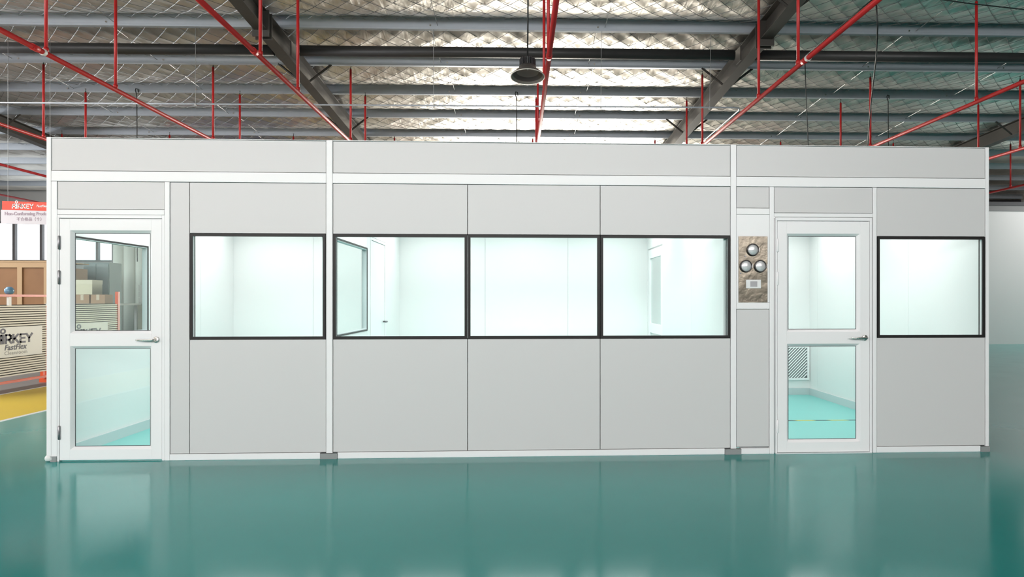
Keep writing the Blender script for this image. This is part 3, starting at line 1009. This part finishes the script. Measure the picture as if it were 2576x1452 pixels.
# ------------------------------------------------------------------ left side: barriers with slats and signs
M_ORANGE = mat('orange_paint', (0.72, 0.085, 0.012), 0.4)
M_CREAM = mat('cream_slat', (0.82, 0.78, 0.65), 0.5)
M_SIGNW = mat('pale_sign_board', (0.76, 0.77, 0.71), 0.45)
M_INK = mat('navy_ink', (0.012, 0.014, 0.045), 0.5)
M_INKG = mat('grey_ink', (0.30, 0.31, 0.30), 0.5)
M_BACK = mat('dark_backing', (0.03, 0.028, 0.02), 0.8)
RX = -7.95
def barrier(y0, y1, sy0, sy1, label, knob):
    t = thing('barrier', label, 'barrier', (RX, (y0 + y1) / 2, 0), 'orange barriers along the yellow lane')
    if knob:
        B(RX - 0.03, RX + 0.02, y0, y1, 1.44, 1.475).build('top_rail', M_ORANGE, t)
    else:
        B(RX - 0.06, RX - 0.0, y1, y1 + 0.06, 0.0, 1.55).build('end_post', M_ORANGE, t)
    B(RX - 0.03, RX + 0.02, y0, y1, 0.085, 0.12).build('bottom_rail', M_ORANGE, t)
    for y in (y0 + 0.02, y1 - 0.07):
        B(RX - 0.10, RX - 0.052, y, y + 0.05, 0.0, 1.30).build('post', M_ORANGE, t)
        if knob:
            B(RX - 0.052, RX - 0.03, y, y + 0.05, 1.44, 1.475).build('rail_bracket', M_ORANGE, t)
        B(RX - 0.09, RX + 0.03, y - 0.04, y + 0.09, 0.0, 0.06).build('foot', M_ORANGE, t)
    B(RX - 0.05, RX - 0.035, y0 + 0.03, y1 - 0.03, 0.19, 1.315).build('backing', M_BACK, t)
    n = 30
    for k in range(n):
        z = 0.19 + k * (1.125 / n)
        mb = MB()
        p = []
        h = 0.0235 + random.uniform(-0.002, 0.002)
        for zz in (z, z + h):
            for xx in (RX - 0.036, RX - 0.012):
                for yy in (y0, y1):
                    p.append((xx, yy, zz + random.uniform(-0.0015, 0.0015)))
        p = [p[i] for i in (0, 2, 1, 3, 4, 6, 5, 7)]
        mb.hexa(p).build('slat', M_CREAM, t)
    B(RX - 0.012, RX + 0.0, sy0, sy1, 0.49, 0.965, c=0.001).build('sign_board', M_SIGNW, t)
    nr = (1, 0, 0)
    W_ = sy1 - sy0
    vs, fs, wd = logo_strokes(0.125, 0.030)
    k = 0.81 / wd
    decal('lettering', ([(v[0] * k, v[1]) for v in vs], fs), M_INK, t, lambda a, b: (RX, sy1 - 1.02 + a, 0.715 + b), 0.003, nr)
    def fit(vf, wdt):
        xs_ = [v[0] for v in vf[0]]
        return [((v[0] - min(xs_)) * wdt / (max(xs_) - min(xs_)), v[1]) for v in vf[0]], vf[1]
    decal('lettering', fit(text_mesh('FastFlex', 0.125, 0.25, 0.002, 1.05), 0.48), M_INK, t, lambda a, b: (RX, sy1 - 0.83 + a, 0.605 + b), 0.003, nr)
    decal('lettering', fit(text_mesh('Cleanroom', 0.085, 0.0, 0.0, 1.1), 0.48), M_INKG, t, lambda a, b: (RX, sy1 - 0.83 + a, 0.530 + b), 0.002, nr)
    if knob:
        B(RX - 0.035, RX - 0.005, 4.93, 4.99, 1.30, 1.44).build('upright', M_WHITEMARK, t)
        MB().lathe([(0.0, 0.0), (0.04, 0.005), (0.065, 0.04), (0.062, 0.08), (0.035, 0.115), (0.0, 0.122)], (RX - 0.01, 4.95, 1.475), 'z', 20, close=False).build('knob', mat('blue_knob', (0.14, 0.30, 0.45), 0.3), t, smooth=True)
    return t
barrier(3.85, 5.835, 4.46, 5.67, 'orange barrier with cream slats and sign board standing left of the booth', True)
barrier(5.84, 7.82, 6.30, 7.48, 'orange barrier with cream slats seen through the glass of the left door', False)

# hanging sign
M_SIGNR = mat('red_sign', (0.70, 0.055, 0.02), 0.45)
M_SIGNP = mat('pale_lilac_sign', (0.64, 0.61, 0.64), 0.5)
M_MAUVE = mat('mauve_ink', (0.36, 0.28, 0.33), 0.5)
t = thing('hanging_sign', 'red and pale hanging sign board left of the booth', 'sign', (-8.4, 6, 2.68))
yS = 6.0
def tilted(x0, x1, za, zb, y0, y1, k=-0.02):
    return MB().hexa([(x, y, (z + k * (x + 8.84))) for z in (za, zb) for y in (y0, y1) for x in (x0, x1)])
tilted(-8.84, -7.95, 2.935, 3.085, yS, yS + 0.02).build('header', M_SIGNR, t)
tilted(-8.86, -7.95, 2.70, 2.934, yS, yS + 0.02).build('board', M_SIGNP, t)
vs, fs, wd = logo_strokes(0.085, 0.017)
decal('lettering', ([(v[0] * 0.36 / wd, v[1] * 0.85) for v in vs], fs), M_WHITEMARK, t, lambda a, b: (-8.67 + a, yS, 2.962 + b))
decal('lettering', text_mesh('FastFlex', 0.055, 0.2, 0.001), M_WHITEMARK, t, lambda a, b: (-8.27 + a, yS, 2.985 + b))
decal('lettering', text_mesh('Non-Conforming Products', 0.078, 0.0, 0.002), M_MAUVE, t, lambda a, b: (-8.80 + a * 0.92, yS, 2.845 + b))
decal('lettering', text_mesh('不合格品（个）', 0.062, 0.0, 0.0006, 1.1), M_MAUVE, t, lambda a, b: (-8.60 + a, yS, 2.755 + b))
for x in (-8.75, -8.05):
    MB().tube([(x, yS + 0.01, 3.08), (x, yS + 0.01, roof_z(yS) + 0.02)], 0.003, 5).build('hanger_wire', M_WIRE, t)

# timber crate behind the barriers
M_PLY = mat('brown_plywood', (0.20, 0.095, 0.035), 0.6, noise=(2.5, 0.6, (0.28, 0.14, 0.055)))
M_BATTEN = mat('pale_batten', (0.42, 0.28, 0.15), 0.6)
t = thing('timber_crate', 'large brown plywood crate with pale battens behind the left barrier', 'crate', (-11.3, 9.6, 0))
B(-12.6, -10.07, 9.0, 10.3, 0.12, 2.10).build('body', M_PLY, t)
B(-12.62, -10.05, 8.965, 9.0, 2.08, 2.20).build('batten', M_BATTEN, t)
B(-12.62, -10.05, 8.965, 9.0, 0.12, 0.24).build('batten', M_BATTEN, t)
for x in (-12.55, -11.65, -10.71, -10.16):
    B(x, x + 0.10, 8.965, 9.0, 0.24, 2.08).build('batten', M_BATTEN, t)
B(-12.62, -10.05, 8.95, 10.32, 2.20, 2.225).build('lid', M_BATTEN, t)
for x in (-12.4, -11.3, -10.3):
    B(x, x + 0.12, 9.0, 10.3, 0.0, 0.12).build('skid', M_BATTEN, t)

# goods seen through the left door and the side window
t = thing('work_table', 'grey steel work table behind the barrier seen through the left door', 'table', (-8.9, 8.6, 0))
M_TABLE = mat('grey_table', (0.45, 0.46, 0.45), 0.5)
B(-9.55, -8.30, 8.10, 9.30, 1.27, 1.31).build('top', M_TABLE, t)
for x in (-9.5, -8.40):
    for y in (8.15, 9.2):
        B(x, x + 0.05, y, y + 0.05, 0, 1.27).build('leg', M_TABLE, t)
M_CARD = mat('brown_cardboard', (0.36, 0.22, 0.13), 0.7)
M_TAPE2 = mat('packing_tape', (0.55, 0.45, 0.33), 0.4)
for i, (x, lab) in enumerate(((-9.22, 'small brown carton on the work table, left of three'), (-8.87, 'small brown carton on the work table, middle of three'), (-8.56, 'small brown carton on the work table, right of three'))):
    t = thing('carton', lab, 'carton', (x, 8.3, 1.31), 'small cartons on the work table')
    B(x - 0.14, x + 0.14, 8.18, 8.45, 1.31, 1.49).build('body', M_CARD, t)
    B(x - 0.03, x + 0.03, 8.177, 8.453, 1.38, 1.493).build('tape_strip', M_TAPE2, t)
    for s in (-1, 1):
        B(x + s * 0.005, x + s * 0.142, 8.176, 8.454, 1.4935, 1.497).build('flap', M_CARD, t)
t = thing('beige_box', 'pale beige carton standing on the back of the work table', 'carton', (-9.5, 9.0, 1.31))
B(-9.52, -9.05, 8.80, 9.15, 1.31, 1.80).build('body', mat('beige_card', (0.62, 0.57, 0.42), 0.6), t)
B(-9.525, -9.045, 8.795, 9.155, 1.72, 1.81).build('lid', mat('beige_lid', (0.66, 0.61, 0.47), 0.6), t)
t = thing('metal_cabinet', 'dark grey cabinet behind the work table seen through the left door', 'cabinet', (-10.1, 10.9, 0))
B(-10.41, -9.81, 10.7, 11.2, 0, 2.28).build('body', mat('grey_green_cabinet', (0.16, 0.20, 0.20), 0.5), t)
for x in (-10.40, -10.105):
    d_ = B(x, x + 0.285, 10.68, 10.70, 0.08, 2.24).build('door', mat('grey_green_door', (0.20, 0.24, 0.24), 0.45), t)
    B(x + (0.24 if x < -10.2 else 0.03), x + (0.255 if x < -10.2 else 0.045), 10.66, 10.68, 1.1, 1.3).build('handle', M_CHROME, d_)
M_CURT = mat('pale_curtain', (0.60, 0.62, 0.55), 0.6)
t = thing('strip_curtain', 'pale hanging curtain seen through the upper glass of the left door', 'curtain', (-10.2, 13, 0.2))
B(-11.1, -9.3, 12.98, 13.04, 3.55, 3.62).build('rail', M_WINFRAME, t)
for x in (-11.1, -9.32):
    B(x, x + 0.03, 13.0, 13.03, 0.0, 3.55).build('support', M_WINFRAME, t)
for k in range(6):
    x0 = -11.05 + k * 0.29
    mb = MB()
    n = 7
    vs, fs = [], []
    for j in range(n):
        u = j / (n - 1)
        x = x0 + u * 0.30
        y = 12.98 - 0.05 * math.sin(u * math.pi) - 0.02 * (k % 2)
        for z in (0.2, 3.56):
            for d in (0.0, 0.006):
                vs.append((x, y + d, z))
    for j in range(n - 1):
        a, b = j * 4, j * 4 + 4
        fs += [(a, b, b + 2, a + 2), (a + 1, a + 3, b + 3, b + 1), (a, a + 1, b + 1, b), (a + 2, b + 2, b + 3, a + 3)]
    fs += [(0, 2, 3, 1), ((n - 1) * 4, (n - 1) * 4 + 1, (n - 1) * 4 + 3, (n - 1) * 4 + 2)]
    mb.add(vs, fs)
    mb.build('strip', M_CURT, t, smooth=True)
def wood_box(x0, x1, y0, y1, z0, z1, label, mcol):
    t = thing('storage_crate', label, 'crate', ((x0 + x1) / 2, (y0 + y1) / 2, z0), 'crates stacked beyond the second barrier')
    B(x0 + 0.015, x1 - 0.015, y0 + 0.015, y1 - 0.015, z0, z1 - 0.01).build('body', mcol, t)
    h = (z1 - z0) / 3
    for k in range(3):
        B(x0, x1, y0, y0 + 0.015, z0 + k * h + 0.006, z0 + (k + 1) * h - 0.006).build('plank', mcol, t)
    B(x0 - 0.004, x1 + 0.004, y0 - 0.004, y1 + 0.004, z1 - 0.01, z1).build('lid', mcol, t)
M_OLIVE = mat('olive_crate', (0.26, 0.25, 0.17), 0.6)
M_GREYC = mat('grey_crate', (0.34, 0.34, 0.31), 0.6)
wood_box(-8.55, -8.02, 9.5, 10.1, 0.0, 0.72, 'grey crate on the floor beyond the orange barrier post', M_GREYC)
wood_box(-8.52, -8.05, 9.52, 10.05, 0.72, 1.30, 'olive crate, middle one of the stack beyond the orange barrier post', M_OLIVE)
wood_box(-8.50, -8.08, 9.55, 10.0, 1.30, 1.72, 'small grey crate, topmost of the stack beyond the orange barrier post', M_GREYC)
wood_box(-7.92, -7.45, 9.4, 9.95, 0.0, 1.32, 'tall olive crate on the floor beside the crate stack', M_OLIVE)

for o in bpy.data.objects:
    if '_org' in o:
        del o['_org']
